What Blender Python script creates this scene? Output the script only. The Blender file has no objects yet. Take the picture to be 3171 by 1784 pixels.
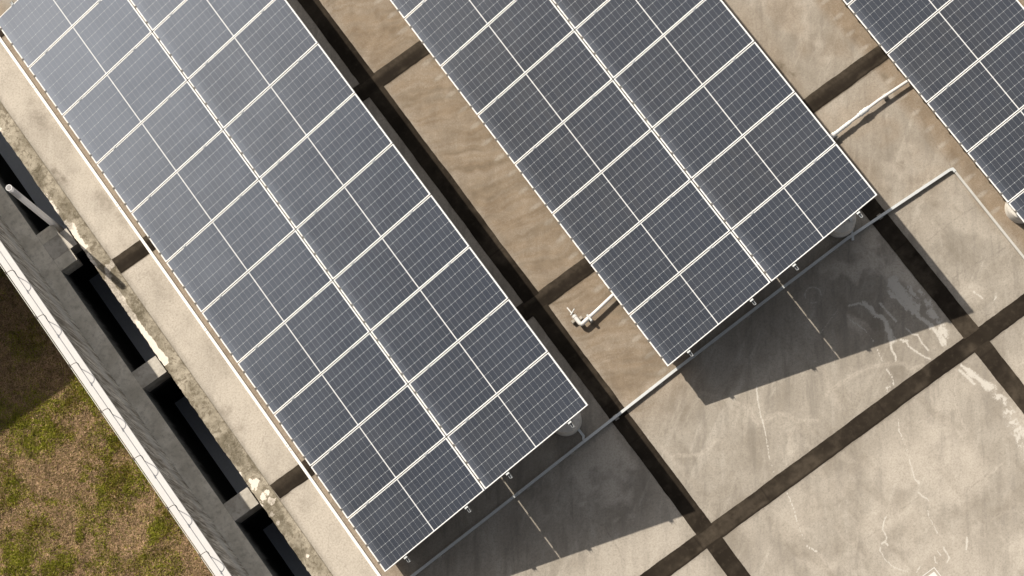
import bpy, math, random
import numpy as np
from mathutils import Matrix, Vector, Euler

SC = bpy.context.scene
COL = SC.collection
R = math.radians

# ------------------------------------------------------------------ camera
cam_d = bpy.data.cameras.new('camera')
cam = bpy.data.objects.new('camera', cam_d)
COL.objects.link(cam)
cam_d.sensor_width = 36.0
cam_d.lens = 84.98
cam_d.clip_start = 0.5
cam_d.clip_end = 500.0
RT = np.array([[0.80877467, -0.5830025, -0.0774055],
               [0.58401154, 0.78061279, 0.22265261],
               [-0.0693833, -0.2252815, 0.97182005]])
CP = np.array([1.75458, -6.89370, 42.60572])
M = Matrix([[RT[0][i], RT[1][i], RT[2][i], CP[i]] for i in range(3)] + [[0, 0, 0, 1]])
cam.matrix_world = M
SC.camera = cam

# ------------------------------------------------------------------ light
SUN_X, SUN_Y = 0.2370, -0.9400           # shadow offset on the roof for one metre of height
el = math.atan(1 / math.hypot(SUN_X, SUN_Y))
az = math.atan2(-SUN_X, -SUN_Y)            # from +Y towards +X
w = bpy.data.worlds.new('World')
SC.world = w
w.use_nodes = True
nt = w.node_tree
bg = nt.nodes['Background']
sky = nt.nodes.new('ShaderNodeTexSky')
sky.sky_type = 'NISHITA'
sky.sun_disc = False
sky.sun_elevation = el
sky.sun_rotation = az
sky.air_density = 1.0
sky.dust_density = 4.0
sky.ozone_density = 1.0
hs = nt.nodes.new('ShaderNodeHueSaturation')      # hazy, whitish sky
hs.inputs['Saturation'].default_value = 0.35
nt.links.new(sky.outputs[0], hs.inputs['Color'])
nt.links.new(hs.outputs[0], bg.inputs[0])
bg.inputs[1].default_value = 0.07
sl = bpy.data.lights.new('sun', 'SUN')
sl.energy = 4.4
sl.angle = R(0.5)
sl.color = (1.0, 0.93, 0.825)
so = bpy.data.objects.new('sun', sl)
COL.objects.link(so)
so.rotation_euler = Vector((SUN_X, SUN_Y, -1)).to_track_quat('-Z', 'Y').to_euler()
so.location = (0, 20, 30)
SC.view_settings.view_transform = 'Standard'
SC.view_settings.look = 'None'
SC.view_settings.exposure = 0.48
SC.view_settings.gamma = 1.0

rng = np.random.default_rng(7)
random.seed(7)


# ------------------------------------------------------------------ node helpers
class NT:
    def __init__(s, name):
        s.m = bpy.data.materials.new(name)
        s.m.use_nodes = True
        s.t = s.m.node_tree
        s.b = s.t.nodes['Principled BSDF']

    def n(s, typ, **kw):
        nd = s.t.nodes.new(typ)
        for k, v in kw.items():
            setattr(nd, k, v)
        return nd

    def set(s, sock, v):
        if isinstance(v, bpy.types.NodeSocket):
            s.t.links.new(v, sock)
        else:
            if sock.type == 'RGBA' and not hasattr(v, '__len__'):
                v = (v, v, v, 1)
            if sock.type == 'RGBA' and len(v) == 3:
                v = (*v, 1)
            sock.default_value = v

    def math(s, op, a, b=0.0, c=0.0, clamp=False):
        nd = s.n('ShaderNodeMath', operation=op, use_clamp=clamp)
        s.set(nd.inputs[0], a); s.set(nd.inputs[1], b); s.set(nd.inputs[2], c)
        return nd.outputs[0]

    def mix(s, f, a, b, mode='MIX'):
        nd = s.n('ShaderNodeMix', data_type='RGBA', blend_type=mode)
        s.set(nd.inputs[0], f); s.set(nd.inputs[6], a); s.set(nd.inputs[7], b)
        return nd.outputs[2]

    def noise(s, vec, scale, detail=4, rough=.55, dist=0.0):
        nd = s.n('ShaderNodeTexNoise')
        s.set(nd.inputs['Vector'], vec)
        nd.inputs['Scale'].default_value = scale
        nd.inputs['Detail'].default_value = detail
        nd.inputs['Roughness'].default_value = rough
        nd.inputs['Distortion'].default_value = dist
        return nd.outputs[0]

    def ramp(s, f, lo, hi, a=0.0, b=1.0):
        nd = s.n('ShaderNodeMapRange', interpolation_type='SMOOTHSTEP')
        s.set(nd.inputs[0], f)
        nd.inputs[1].default_value = lo; nd.inputs[2].default_value = hi
        nd.inputs[3].default_value = a; nd.inputs[4].default_value = b
        return nd.outputs[0]

    def obj(s):
        return s.n('ShaderNodeTexCoord').outputs['Object']

    def sep(s, v):
        return s.n('ShaderNodeSeparateXYZ'), v

    def xyz(s, v):
        nd = s.n('ShaderNodeSeparateXYZ')
        s.set(nd.inputs[0], v)
        return nd.outputs

    def scale(s, v, sc):
        nd = s.n('ShaderNodeMapping')
        s.set(nd.inputs[0], v)
        nd.inputs[3].default_value = sc
        return nd.outputs[0]

    def rscale(s, v, ang, sc):
        # rotate about z, then scale
        nd = s.n('ShaderNodeVectorRotate', rotation_type='Z_AXIS')
        s.set(nd.inputs['Vector'], v)
        nd.inputs['Angle'].default_value = ang
        return s.scale(nd.outputs[0], sc)

    def out(s, col, rough=.8, spec=.3, metal=0.0, bump=None, bs=.3, bd=.01):
        s.set(s.b.inputs['Base Color'], col)
        s.set(s.b.inputs['Roughness'], rough)
        s.b.inputs['Specular IOR Level'].default_value = spec
        s.b.inputs['Metallic'].default_value = metal
        if bump is not None:
            nd = s.n('ShaderNodeBump')
            nd.inputs['Strength'].default_value = bs
            nd.inputs['Distance'].default_value = bd
            s.set(nd.inputs['Height'], bump)
            s.t.links.new(nd.outputs[0], s.b.inputs['Normal'])
        return s.m


def plain(name, c, rough=.6, spec=.4, metal=0., var=.12, sc=6.):
    t = NT(name)
    o = t.obj()
    f = t.noise(o, sc, 4)
    g = t.noise(o, sc * 9, 2)
    a = tuple(x * (1 - var) for x in c)
    b = tuple(min(1, x * (1 + var)) for x in c)
    col = t.mix(f, a, b)
    col = t.mix(t.math('MULTIPLY', g, .15), col, tuple(x * .6 for x in c))
    return t.out(col, rough, spec, metal)


# ------------------------------------------------------------------ materials
def mat_concrete_roof():
    t = NT('roof_concrete')
    o = t.obj()
    at = t.n('ShaderNodeAttribute', attribute_name='stain')
    rgb = t.n('ShaderNodeSeparateColor')
    t.t.links.new(at.outputs['Color'], rgb.inputs[0])
    spill, dust, dark, light = rgb.outputs[0], rgb.outputs[1], rgb.outputs[2], at.outputs['Alpha']
    crack = t.n('ShaderNodeAttribute', attribute_name='crack').outputs['Fac']
    n1 = t.noise(o, .8, 6, .6)
    n2 = t.noise(o, 3.5, 6, .65, .6)
    n3 = t.noise(o, 16, 5, .7)
    n4 = t.noise(o, 70, 3, .7)
    col = t.mix(t.ramp(n1, .32, .68), (.232, .202, .163), (.375, .335, .280))
    col = t.mix(t.math('MULTIPLY', t.ramp(n2, .35, .65), .55), col, (.30, .268, .225))
    col = t.mix(t.math('MULTIPLY', t.ramp(n2, .62, .74), .40), col, (.46, .42, .36))
    col = t.mix(t.math('MULTIPLY', t.ramp(n3, .42, .75), .5), col, (.20, .175, .143))
    n5 = t.noise(o, 30, 5, .75, .4)
    sk = t.noise(t.rscale(o, .62, (1, .13, 1)), 5.5, 6, .68, .35)
    sk2 = t.noise(t.rscale(o, 1.05, (1, .10, 1)), 3.0, 6, .7, .4)
    col = t.mix(t.math('MULTIPLY', t.ramp(sk2, .53, .68), .38), col, (.46, .42, .36))
    col = t.mix(t.math('MULTIPLY', t.ramp(sk, .48, .66), .55), col, (.185, .163, .136))
    col = t.mix(t.math('MULTIPLY', t.ramp(sk, .46, .28), .35), col, (.44, .405, .35))
    col = t.mix(t.math('MULTIPLY', t.ramp(n5, .47, .68), .50), col, (.165, .145, .12))
    col = t.mix(t.math('MULTIPLY', t.ramp(n5, .42, .28), .28), col, (.46, .42, .365))
    # fine dirt specks and aggregate
    col = t.mix(t.math('MULTIPLY', t.ramp(n4, .5, .72), .45), col, (.145, .125, .10))
    vo = t.n('ShaderNodeTexVoronoi', feature='F1')
    t.set(vo.inputs['Vector'], o); vo.inputs['Scale'].default_value = 9
    pk = t.ramp(vo.outputs['Distance'], .0, .12, 1, 0)
    pk = t.math('MULTIPLY', pk, t.ramp(t.noise(o, 2.3, 2), .52, .62))
    col = t.mix(t.math('MULTIPLY', pk, .4), col, (.48, .44, .385))
    # bleached concrete
    col = t.mix(t.math('MULTIPLY', t.math('MULTIPLY', light, t.ramp(n2, .15, .7, .7, 1.0)), t.ramp(n5, .38, .66, .92, .45)), col, (.50, .445, .375))
    # washed in earth
    du = t.math('MULTIPLY', dust, t.ramp(n5, .3, .66, .72, 1.0))
    col = t.mix(du, col, t.mix(t.ramp(n2, .3, .7), (.168, .120, .076), (.255, .190, .127)))
    col = t.mix(t.math('MULTIPLY', t.math('MULTIPLY', dust, t.ramp(n4, .47, .62)), .5), col, (.12, .088, .058))
    col = t.mix(t.math('MULTIPLY', t.math('MULTIPLY', dust, t.ramp(n5, .45, .30)), .35), col, (.34, .265, .19))
    dk = t.math('MULTIPLY', dark, t.ramp(n3, .25, .65, .6, 1.0))
    col = t.mix(dk, col, (.125, .10, .07))
    col = t.mix(t.math('MULTIPLY', crack, .8), col, (.12, .10, .08))
    sp = t.ramp(t.math('ADD', spill, t.math('ADD', t.math('MULTIPLY', t.math('SUBTRACT', n4, .5), 1.0), t.math('MULTIPLY', t.math('SUBTRACT', n5, .5), 1.6))), .28, .72)
    col = t.mix(t.math('MULTIPLY', sp, .8), col, (.52, .485, .43))
    bmp = t.math('ADD', t.math('MULTIPLY', n3, .6), n4)
    return t.out(col, .9, .2, bump=bmp, bs=.5, bd=.006)


def mat_kerb():
    t = NT('mossy_kerb_concrete')
    o = t.obj()
    at = t.n('ShaderNodeAttribute', attribute_name='stain')
    rgb = t.n('ShaderNodeSeparateColor')
    t.t.links.new(at.outputs['Color'], rgb.inputs[0])
    n1 = t.noise(o, 2.2, 6, .65, .5)
    n2 = t.noise(o, 11, 6, .7, .8)
    n3 = t.noise(o, 45, 4, .7)
    col = t.mix(t.ramp(n1, .3, .7), (.20, .172, .125), (.42, .37, .29))
    col = t.mix(t.math('MULTIPLY', t.ramp(n2, .45, .65), .8), col, (.115, .092, .062))
    col = t.mix(t.math('MULTIPLY', t.ramp(n3, .5, .75), .5), col, (.10, .085, .06))
    w_ = t.math('ADD', rgb.outputs[0], t.math('MULTIPLY', t.math('SUBTRACT', n2, .5), 1.1))
    w_ = t.math('ADD', w_, t.math('MULTIPLY', t.math('SUBTRACT', n3, .5), 1.2))
    col = t.mix(t.math('MULTIPLY', t.ramp(w_, .38, .55), .9), col, (.78, .70, .60))
    col = t.mix(t.math('MULTIPLY', rgb.outputs[2], t.ramp(n3, .3, .6, .4, 1)), col, (.085, .07, .045))
    return t.out(col, .95, .15, bump=t.math('ADD', n2, n3), bs=.7, bd=.01)


def mat_bitumen():
    t = NT('bitumen_strip')
    o = t.obj()
    n1 = t.noise(o, 1.3, 6, .65, .4)
    n2 = t.noise(o, 9, 5, .65)
    n3 = t.noise(o, 60, 3, .7)
    col = t.mix(t.ramp(n1, .3, .72), (.014, .0105, .0075), (.025, .0195, .0138))
    col = t.mix(t.math('MULTIPLY', t.ramp(n2, .5, .8), .5), col, (.058, .046, .033))
    col = t.mix(t.math('MULTIPLY', t.ramp(n3, .55, .75), .35), col, (.014, .012, .01))
    at = t.n('ShaderNodeAttribute', attribute_name='stain')
    rgb = t.n('ShaderNodeSeparateColor')
    t.t.links.new(at.outputs['Color'], rgb.inputs[0])
    col = t.mix(t.math('MULTIPLY', rgb.outputs[0], t.ramp(n2, .25, .6, .3, .95)), col, (.092, .073, .053))
    col = t.mix(rgb.outputs[2], col, (.016, .012, .009))
    return t.out(col, .95, .08, bump=n3, bs=.4, bd=.004)


def mat_wall():
    t = NT('streaked_wall_concrete')
    o = t.obj()
    x, y, z = t.xyz(o)
    s1 = t.noise(t.scale(o, (1, 7.5, .55)), 1.2, 6, .65, .5)
    s2 = t.noise(t.scale(o, (1, 22, 1.1)), 1.6, 5, .65, .4)
    n1 = t.noise(o, 2.5, 6, .6)
    n3 = t.noise(o, 50, 3, .7)
    col = t.mix(t.ramp(s1, .36, .62), (.34, .305, .25), (.80, .755, .67))
    col = t.mix(t.math('MULTIPLY', t.ramp(s2, .48, .60), .8), col, (.13, .11, .086))
    # the dirty run-off from the coping
    up = t.ramp(z, 1.2, 3.2)
    col = t.mix(t.math('MULTIPLY', t.math('MULTIPLY', t.ramp(s2, .35, .6), up), .7), col, (.10, .08, .062))
    # lime bloom in a wavy band low on the wall
    bn = t.math('ADD', z, t.math('MULTIPLY', t.math('SUBTRACT', n1, .5), 1.3))
    band = t.math('MULTIPLY', t.ramp(bn, .25, .8), t.ramp(bn, .8, 1.55, 1, 0))
    col = t.mix(t.math('MULTIPLY', band, t.ramp(s1, .3, .6, .25, .75)), col, (.60, .60, .58))
    col = t.mix(t.math('MULTIPLY', t.ramp(n3, .5, .75), .4), col, (.12, .11, .095))
    return t.out(col, .92, .15, bump=t.math('ADD', n3, n1), bs=.5, bd=.008)


def mat_grey_concrete(name, a, b, dk):
    t = NT(name)
    o = t.obj()
    n1 = t.noise(o, 2.6, 6, .62, .5)
    n2 = t.noise(o, 13, 5, .68)
    n3 = t.noise(o, 60, 3, .7)
    col = t.mix(t.ramp(n1, .3, .7), a, b)
    col = t.mix(t.math('MULTIPLY', t.ramp(n2, .45, .75), .6), col, dk)
    col = t.mix(t.math('MULTIPLY', t.ramp(n3, .5, .75), .4), col, dk)
    return t.out(col, .92, .15, bump=t.math('ADD', n2, n3), bs=.5, bd=.006)


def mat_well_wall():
    # mossy retaining face of the light wells: deep shade painted black below, paler top
    t = NT('mossy_painted_shade_concrete')
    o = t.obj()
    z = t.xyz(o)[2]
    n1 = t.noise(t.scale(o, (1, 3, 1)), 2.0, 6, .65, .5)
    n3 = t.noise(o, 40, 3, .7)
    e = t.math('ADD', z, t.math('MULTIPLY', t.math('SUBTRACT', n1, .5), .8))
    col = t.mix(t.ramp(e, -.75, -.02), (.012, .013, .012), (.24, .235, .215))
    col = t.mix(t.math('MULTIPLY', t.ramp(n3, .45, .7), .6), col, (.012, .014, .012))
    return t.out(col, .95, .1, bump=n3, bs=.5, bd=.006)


def mat_well_floor():
    t = NT('wet_well_floor')
    o = t.obj()
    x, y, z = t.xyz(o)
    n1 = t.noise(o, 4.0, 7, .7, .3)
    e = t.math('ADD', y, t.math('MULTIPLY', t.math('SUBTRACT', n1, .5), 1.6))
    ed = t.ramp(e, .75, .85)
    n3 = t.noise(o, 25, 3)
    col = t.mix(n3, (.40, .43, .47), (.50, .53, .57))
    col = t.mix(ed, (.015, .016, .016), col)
    return t.out(col, .6, .3)


def mat_glass():
    t = NT('cell_glass')
    o = t.obj()
    u, v, z = t.xyz(o)
    PU, PV = .0957, .1838
    uc = t.math('ABSOLUTE', t.math('SUBTRACT', u, PLU / 2))
    a = t.math('DIVIDE', t.math('SUBTRACT', uc, .0085), PU)
    fu = t.math('FRACT', t.math('ADD', a, 10.0))
    du = t.math('MULTIPLY', t.math('SUBTRACT', .5, t.math('ABSOLUTE', t.math('SUBTRACT', fu, .5))), PU)
    vc = t.math('SUBTRACT', v, PLV / 2)
    b = t.math('DIVIDE', vc, PV)
    fv = t.math('FRACT', t.math('ADD', b, 10.0))
    dv = t.math('MULTIPLY', t.math('SUBTRACT', .5, t.math('ABSOLUTE', t.math('SUBTRACT', fv, .5))), PV)
    lu = t.math('LESS_THAN', du, .00105)
    lv = t.math('LESS_THAN', dv, .0023)
    di = t.math('LESS_THAN', t.math('ADD', du, dv), .0085)
    mid = t.math('LESS_THAN', a, 0.0)
    eu = t.math('GREATER_THAN', a, 12.0)
    ev = t.math('GREATER_THAN', t.math('ABSOLUTE', b), 3.0)
    line = t.math('MAXIMUM', t.math('MAXIMUM', lu, lv), di)
    solid = t.math('MAXIMUM', t.math('MAXIMUM', mid, eu), ev)
    line = t.math('MAXIMUM', line, solid)
    # per-cell and per-panel tint
    cv = t.n('ShaderNodeCombineXYZ')
    t.set(cv.inputs[0], t.math('FLOOR', t.math('DIVIDE', t.math('SUBTRACT', u, PLU / 2 + .0085), PU)))
    t.set(cv.inputs[1], t.math('FLOOR', b))
    oi = t.n('ShaderNodeObjectInfo')
    t.set(cv.inputs[2], oi.outputs['Random'])
    wn = t.n('ShaderNodeTexWhiteNoise', noise_dimensions='3D')
    t.set(wn.inputs[0], cv.outputs[0])
    cell = t.mix(wn.outputs[0], (.017, .020, .028), (.026, .028, .034))
    cell = t.mix(t.math('MULTIPLY', oi.outputs['Random'], .55), cell, (.016, .022, .035))
    # blue shift towards the upper half of every module
    cell = t.mix(t.math('MULTIPLY', t.ramp(u, 1.0, 2.3), .35), cell, (.020, .026, .040))
    geo = t.n('ShaderNodeNewGeometry').outputs['Position']
    nz = t.noise(geo, 1.4, 5, .6)
    sp = t.noise(geo, 90, 2, .8)
    dust_sheen = t.math('ADD', t.ramp(nz, .3, .75, .008, .022), t.ramp(u, .0, .22, .11, 0))
    dust_sheen = t.math('ADD', dust_sheen, t.ramp(sp, .45, .75, 0, .035))
    # pale sky-reflection sheen painted into the colour, stronger towards the upper-left rows
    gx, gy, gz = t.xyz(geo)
    sheen = t.math('ADD', t.math('MULTIPLY', gy, .075), t.math('MULTIPLY', gx, -.055))
    sheen = t.math('ADD', sheen, t.math('MULTIPLY', t.math('SUBTRACT', nz, .5), .22))
    dust_sheen = t.math('ADD', dust_sheen, t.ramp(sheen, -.05, 1.1, 0, .42))
    cell = t.mix(dust_sheen, cell, (.375, .41, .475))
    thin = t.mix(di, (.31, .32, .33), (.44, .46, .46))
    col = t.mix(line, cell, t.mix(solid, thin, (.60, .60, .59)))
    m = t.out(col, .22, .5)
    t.b.inputs['Coat Weight'].default_value = 1.0
    t.b.inputs['Coat Roughness'].default_value = .12
    return m


def mat_frame():
    t = NT('module_frame_aluminium')
    o = t.obj()
    u = t.xyz(o)[0]
    n = t.noise(o, 14, 4)
    col = t.mix(n, (.74, .73, .70), (.86, .85, .83))
    d = t.math('MULTIPLY', t.ramp(u, .0, .05, .55, 0), t.ramp(t.noise(o, 5, 3), .4, .65))
    col = t.mix(d, col, (.62, .50, .38))
    return t.out(col, .42, .5)


def mat_vertex(name, rough=.9):
    t = NT(name)
    at = t.n('ShaderNodeAttribute', attribute_name='tint')
    return t.out(at.outputs['Color'], rough, .15)


def mat_ground():
    t = NT('dry_turf_soil')
    o = t.obj()
    n1 = t.noise(o, 1.1, 6, .6, .6)
    n2 = t.noise(o, 7, 6, .7, .5)
    n3 = t.noise(o, 34, 4, .75)
    col = t.mix(t.ramp(n2, .3, .7), (.15, .10, .064), (.24, .17, .11))
    col = t.mix(t.math('MULTIPLY', t.ramp(n1, .5, .66), .6), col, (.085, .085, .025))
    col = t.mix(t.math('MULTIPLY', t.ramp(n3, .48, .72), .7), col, (.06, .04, .022))
    return t.out(col, .95, .1, bump=n3, bs=1.0, bd=.03)


PLU, PLV = 2.362, 1.135          # module size
PX, PY = 2.3830, 1.154           # module pitch
M_ROOF = mat_concrete_roof()
M_KERB = mat_kerb()
M_BIT = mat_bitumen()
M_WALL = mat_wall()
M_LEDGE = mat_grey_concrete('ledge_concrete', (.50, .455, .375), (.70, .645, .55), (.28, .25, .205))
M_BEAM = mat_grey_concrete('beam_concrete', (.34, .31, .26), (.52, .48, .42), (.22, .2, .165))
M_WELLW = mat_well_wall()
M_WELLF = mat_well_floor()
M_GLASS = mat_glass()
M_FRAME = mat_frame()
M_GROUND = mat_ground()
M_COPING = plain('white_coping_paint', (.53, .51, .49), .7, .3, var=.06, sc=4)
M_WHITE = plain('white_metal', (.80, .77, .72), .5, .4, var=.05)
M_PVC = plain('white_pvc', (.68, .655, .62), .35, .5, var=.05)
t_ = NT('thin_pale_pvc')
t_.set(t_.b.inputs['Base Color'], (.84, .82, .80)); t_.b.inputs['Roughness'].default_value = .4
tr_ = t_.n('ShaderNodeBsdfTranslucent'); tr_.inputs[0].default_value = (.84, .84, .85, 1)
mx_ = t_.n('ShaderNodeMixShader'); mx_.inputs[0].default_value = .45
t_.t.links.new(t_.b.outputs[0], mx_.inputs[1]); t_.t.links.new(tr_.outputs[0], mx_.inputs[2])
t_.t.links.new(mx_.outputs[0], t_.t.nodes['Material Output'].inputs[0])
M_THIN = t_.m
M_PVCIN = plain('pvc_bore', (.55, .38, .27), .7, .2)
M_GALV = plain('galvanised_steel', (.56, .575, .565), .45, .5, .25, var=.12, sc=10)
M_ALU = plain('mill_aluminium', (.40, .41, .41), .35, .5, .4)
M_DARK = plain('black_plastic', (.11, .10, .085), .5, .4)
M_PED = mat_grey_concrete('pedestal_concrete', (.55, .51, .45), (.68, .64, .57), (.36, .33, .29))
M_BLOCK = mat_grey_concrete('mortar_block', (.28, .25, .21), (.42, .38, .32), (.16, .14, .11))
M_TRUNK = plain('painted_trunking', (.44, .425, .39), .7, .3, var=.15, sc=8)
M_TAPE = plain('pale_tape', (.66, .66, .64), .7, .3)
M_WIRE = plain('fence_wire', (.55, .54, .48), .5, .5, .2)
M_ROD = plain('rusty_rod', (.16, .14, .12), .6, .4, .2)
M_PAINT = plain('white_roof_paint', (.62, .59, .55), .6, .3, var=.04)
M_GRASS = mat_vertex('grass_blades')


# ------------------------------------------------------------------ mesh helpers
def link(o, parent=None, loc=None):
    COL.objects.link(o)
    if parent is not None:
        o.parent = parent
    if loc is not None:
        o.location = loc
    return o


class MB:
    def __init__(s):
        s.v = []; s.f = []

    def add(s, vs, fs):
        k = len(s.v)
        s.v += [tuple(x) for x in vs]
        s.f += [tuple(i + k for i in f) for f in fs]
        return s

    def box(s, x0, x1, y0, y1, z0, z1):
        return s.add([(x0, y0, z0), (x1, y0, z0), (x1, y1, z0), (x0, y1, z0), (x0, y0, z1), (x1, y0, z1), (x1, y1, z1), (x0, y1, z1)],
                     [(0, 3, 2, 1), (4, 5, 6, 7), (0, 1, 5, 4), (1, 2, 6, 5), (2, 3, 7, 6), (3, 0, 4, 7)])

    def bev(s, x0, x1, y0, y1, z0, z1, c):
        # box whose four top edges are chamfered
        vs = [(x0, y0, z0), (x1, y0, z0), (x1, y1, z0), (x0, y1, z0), (x0, y0, z1 - c), (x1, y0, z1 - c), (x1, y1, z1 - c), (x0, y1, z1 - c),
              (x0 + c, y0 + c, z1), (x1 - c, y0 + c, z1), (x1 - c, y1 - c, z1), (x0 + c, y1 - c, z1)]
        fs = [(0, 3, 2, 1), (8, 9, 10, 11)]
        for i in range(4):
            j = (i + 1) % 4
            fs += [(i, j, j + 4, i + 4), (i + 4, j + 4, j + 8, i + 8)]
        return s.add(vs, fs)

    def tube(s, pts, r, n=10, cap=True):
        pts = [Vector(p) for p in pts]
        rs = r if hasattr(r, '__len__') else [r] * len(pts)
        rings = []
        for i, p in enumerate(pts):
            a = pts[max(i - 1, 0)]; b = pts[min(i + 1, len(pts) - 1)]
            d = (b - a).normalized()
            up = Vector((0, 0, 1)) if abs(d.z) < .9 else Vector((1, 0, 0))
            e1 = d.cross(up).normalized(); e2 = d.cross(e1)
            rings.append([p + (e1 * math.cos(2 * math.pi * k / n) + e2 * math.sin(2 * math.pi * k / n)) * rs[i] for k in range(n)])
        vs = [q for rg in rings for q in rg]
        fs = []
        for i in range(len(pts) - 1):
            for k in range(n):
                k2 = (k + 1) % n
                fs.append((i * n + k, i * n + k2, (i + 1) * n + k2, (i + 1) * n + k))
        if cap:
            fs.append(tuple(range(n))[::-1])
            fs.append(tuple((len(pts) - 1) * n + k for k in range(n)))
        return s.add(vs, fs)

    def duct(s, pts, wd, h):
        # rectangular duct swept along a plan polyline with mitred corners; pts carry z of the underside
        P = [Vector(p) for p in pts]
        vs = []
        for i, p in enumerate(P):
            a = P[max(i - 1, 0)]; b = P[min(i + 1, len(P) - 1)]
            d1 = Vector((p.x - a.x, p.y - a.y)); d2 = Vector((b.x - p.x, b.y - p.y))
            if d1.length < 1e-6: d1 = d2
            if d2.length < 1e-6: d2 = d1
            d1.normalize(); d2.normalize()
            n1 = Vector((-d1.y, d1.x)); n2 = Vector((-d2.y, d2.x))
            m = (n1 + n2).normalized()
            m *= (wd / 2) / max(.4, m.dot(n1))
            for sg, dz in ((1, 0), (-1, 0), (-1, h), (1, h)):
                vs.append((p.x + sg * m.x, p.y + sg * m.y, p.z + dz))
        fs = [(3, 2, 1, 0)]
        for i in range(len(P) - 1):
            for k in range(4):
                k2 = (k + 1) % 4
                fs.append((i * 4 + k, i * 4 + k2, i * 4 + 4 + k2, i * 4 + 4 + k))
        q = (len(P) - 1) * 4
        fs.append((q, q + 1, q + 2, q + 3))
        return s.add(vs, fs)

    def build(s, name, mat, parent=None, loc=None, smooth=False, bevel=0):
        me = bpy.data.meshes.new(name)
        me.from_pydata(s.v, [], s.f)
        me.materials.append(mat)
        if smooth:
            me.polygons.foreach_set('use_smooth', [True] * len(me.polygons))
        me.update()
        o = bpy.data.objects.new(name, me)
        link(o, parent, loc)
        if smooth:
            md = o.modifiers.new('e', 'EDGE_SPLIT'); md.split_angle = R(40)
        if bevel:
            md = o.modifiers.new('b', 'BEVEL'); md.width = bevel; md.segments = 2; md.limit_method = 'ANGLE'
        return o


def tag(o, label=None, cat=None, group=None, kind=None):
    if label: o['label'] = label
    if cat: o['category'] = cat
    if group: o['group'] = group
    if kind: o['kind'] = kind
    return o


def thing(name, label, cat, loc=(0, 0, 0), group=None):
    o = bpy.data.objects.new(name, None)
    o.empty_display_size = .1
    link(o, None, loc)
    return tag(o, label, cat, group)


def copy_tree(o, parent=None):
    c = o.copy()
    COL.objects.link(c)
    if parent is not None:
        c.parent = parent
    for ch in list(o.children):
        copy_tree(ch, c)
    return c


# ------------------------------------------------------------------ numpy noise and stain drawing
def vnoise(x, y, seed=0):
    xi = np.floor(x).astype(np.int64); yi = np.floor(y).astype(np.int64)
    fx = x - xi; fy = y - yi
    fx = fx * fx * (3 - 2 * fx); fy = fy * fy * (3 - 2 * fy)

    def h(a, b):
        n = (a * 374761393 + b * 668265263 + seed * 1442695) & 0xFFFFFFFF
        n = ((n ^ (n >> 13)) * 1274126177) & 0xFFFFFFFF
        return ((n ^ (n >> 16)) & 0xFFFF) / 65535.0
    return (h(xi, yi) * (1 - fx) + h(xi + 1, yi) * fx) * (1 - fy) + (h(xi, yi + 1) * (1 - fx) + h(xi + 1, yi + 1) * fx) * fy


def fbm(x, y, seed=0, oct=4):
    s = 0; a = .5; t = 0
    for i in range(oct):
        s = s + a * vnoise(x * 2 ** i, y * 2 ** i, seed + i * 17); t += a; a *= .55
    return s / t


def sstep(a, b, x):
    t = np.clip((x - a) / (b - a), 0, 1)
    return t * t * (3 - 2 * t)


def pline(X, Y, pts, wd):
    """distance to a polyline divided by its (interpolated) half width, and the arc length"""
    best = np.full(X.shape, 1e3); arc = np.zeros(X.shape); L = 0
    ws = wd if hasattr(wd, '__len__') else [wd] * len(pts)
    for (a, b, w0, w1) in zip(pts[:-1], pts[1:], ws[:-1], ws[1:]):
        ax, ay = a; bx, by = b
        ln = math.hypot(bx - ax, by - ay)
        tt = np.clip(((X - ax) * (bx - ax) + (Y - ay) * (by - ay)) / max(ln * ln, 1e-9), 0, 1)
        d = np.hypot(X - ax - tt * (bx - ax), Y - ay - tt * (by - ay)) / (w0 + (w1 - w0) * tt)
        m = d < best
        best = np.where(m, d, best); arc = np.where(m, L + tt * ln, arc)
        L += ln
    return best, arc


def paint(X, Y, tgt, pts, wd, soft=.5, amt=1.0, dots=0.0, lim=None):
    P = np.array(pts); W = (max(wd) if hasattr(wd, '__len__') else wd) * 2.5 + .1
    m = (X > P[:, 0].min() - W) & (X < P[:, 0].max() + W) & (Y > P[:, 1].min() - W) & (Y < P[:, 1].max() + W)
    if not m.any():
        return
    x, y = X[m], Y[m]
    d, arc = pline(x, y, pts, wd)
    v = 1 - sstep(1 - soft, 1 + soft, d)
    if dots:
        k = np.floor(arc / dots)
        fr = np.abs(arc / dots - k - .5) * 2
        big = .55 + .5 * np.modf(np.sin(k * 12.9898) * 43758.5)[0]
        v = v * (fr < big)
    tgt[m] = np.maximum(tgt[m], v * amt)


def in_frame(x, y, z=0.0, pad=60):
    P = np.stack([x - CP[0], y - CP[1], np.full_like(x, z) - CP[2]], -1) @ RT.T
    u = 1585.5 + 7485 * P[..., 0] / -P[..., 2]
    v = 892 - 7485 * P[..., 1] / -P[..., 2]
    return (u > -pad) & (u < 3171 + pad) & (v > -pad) & (v < 1784 + pad)


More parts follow.
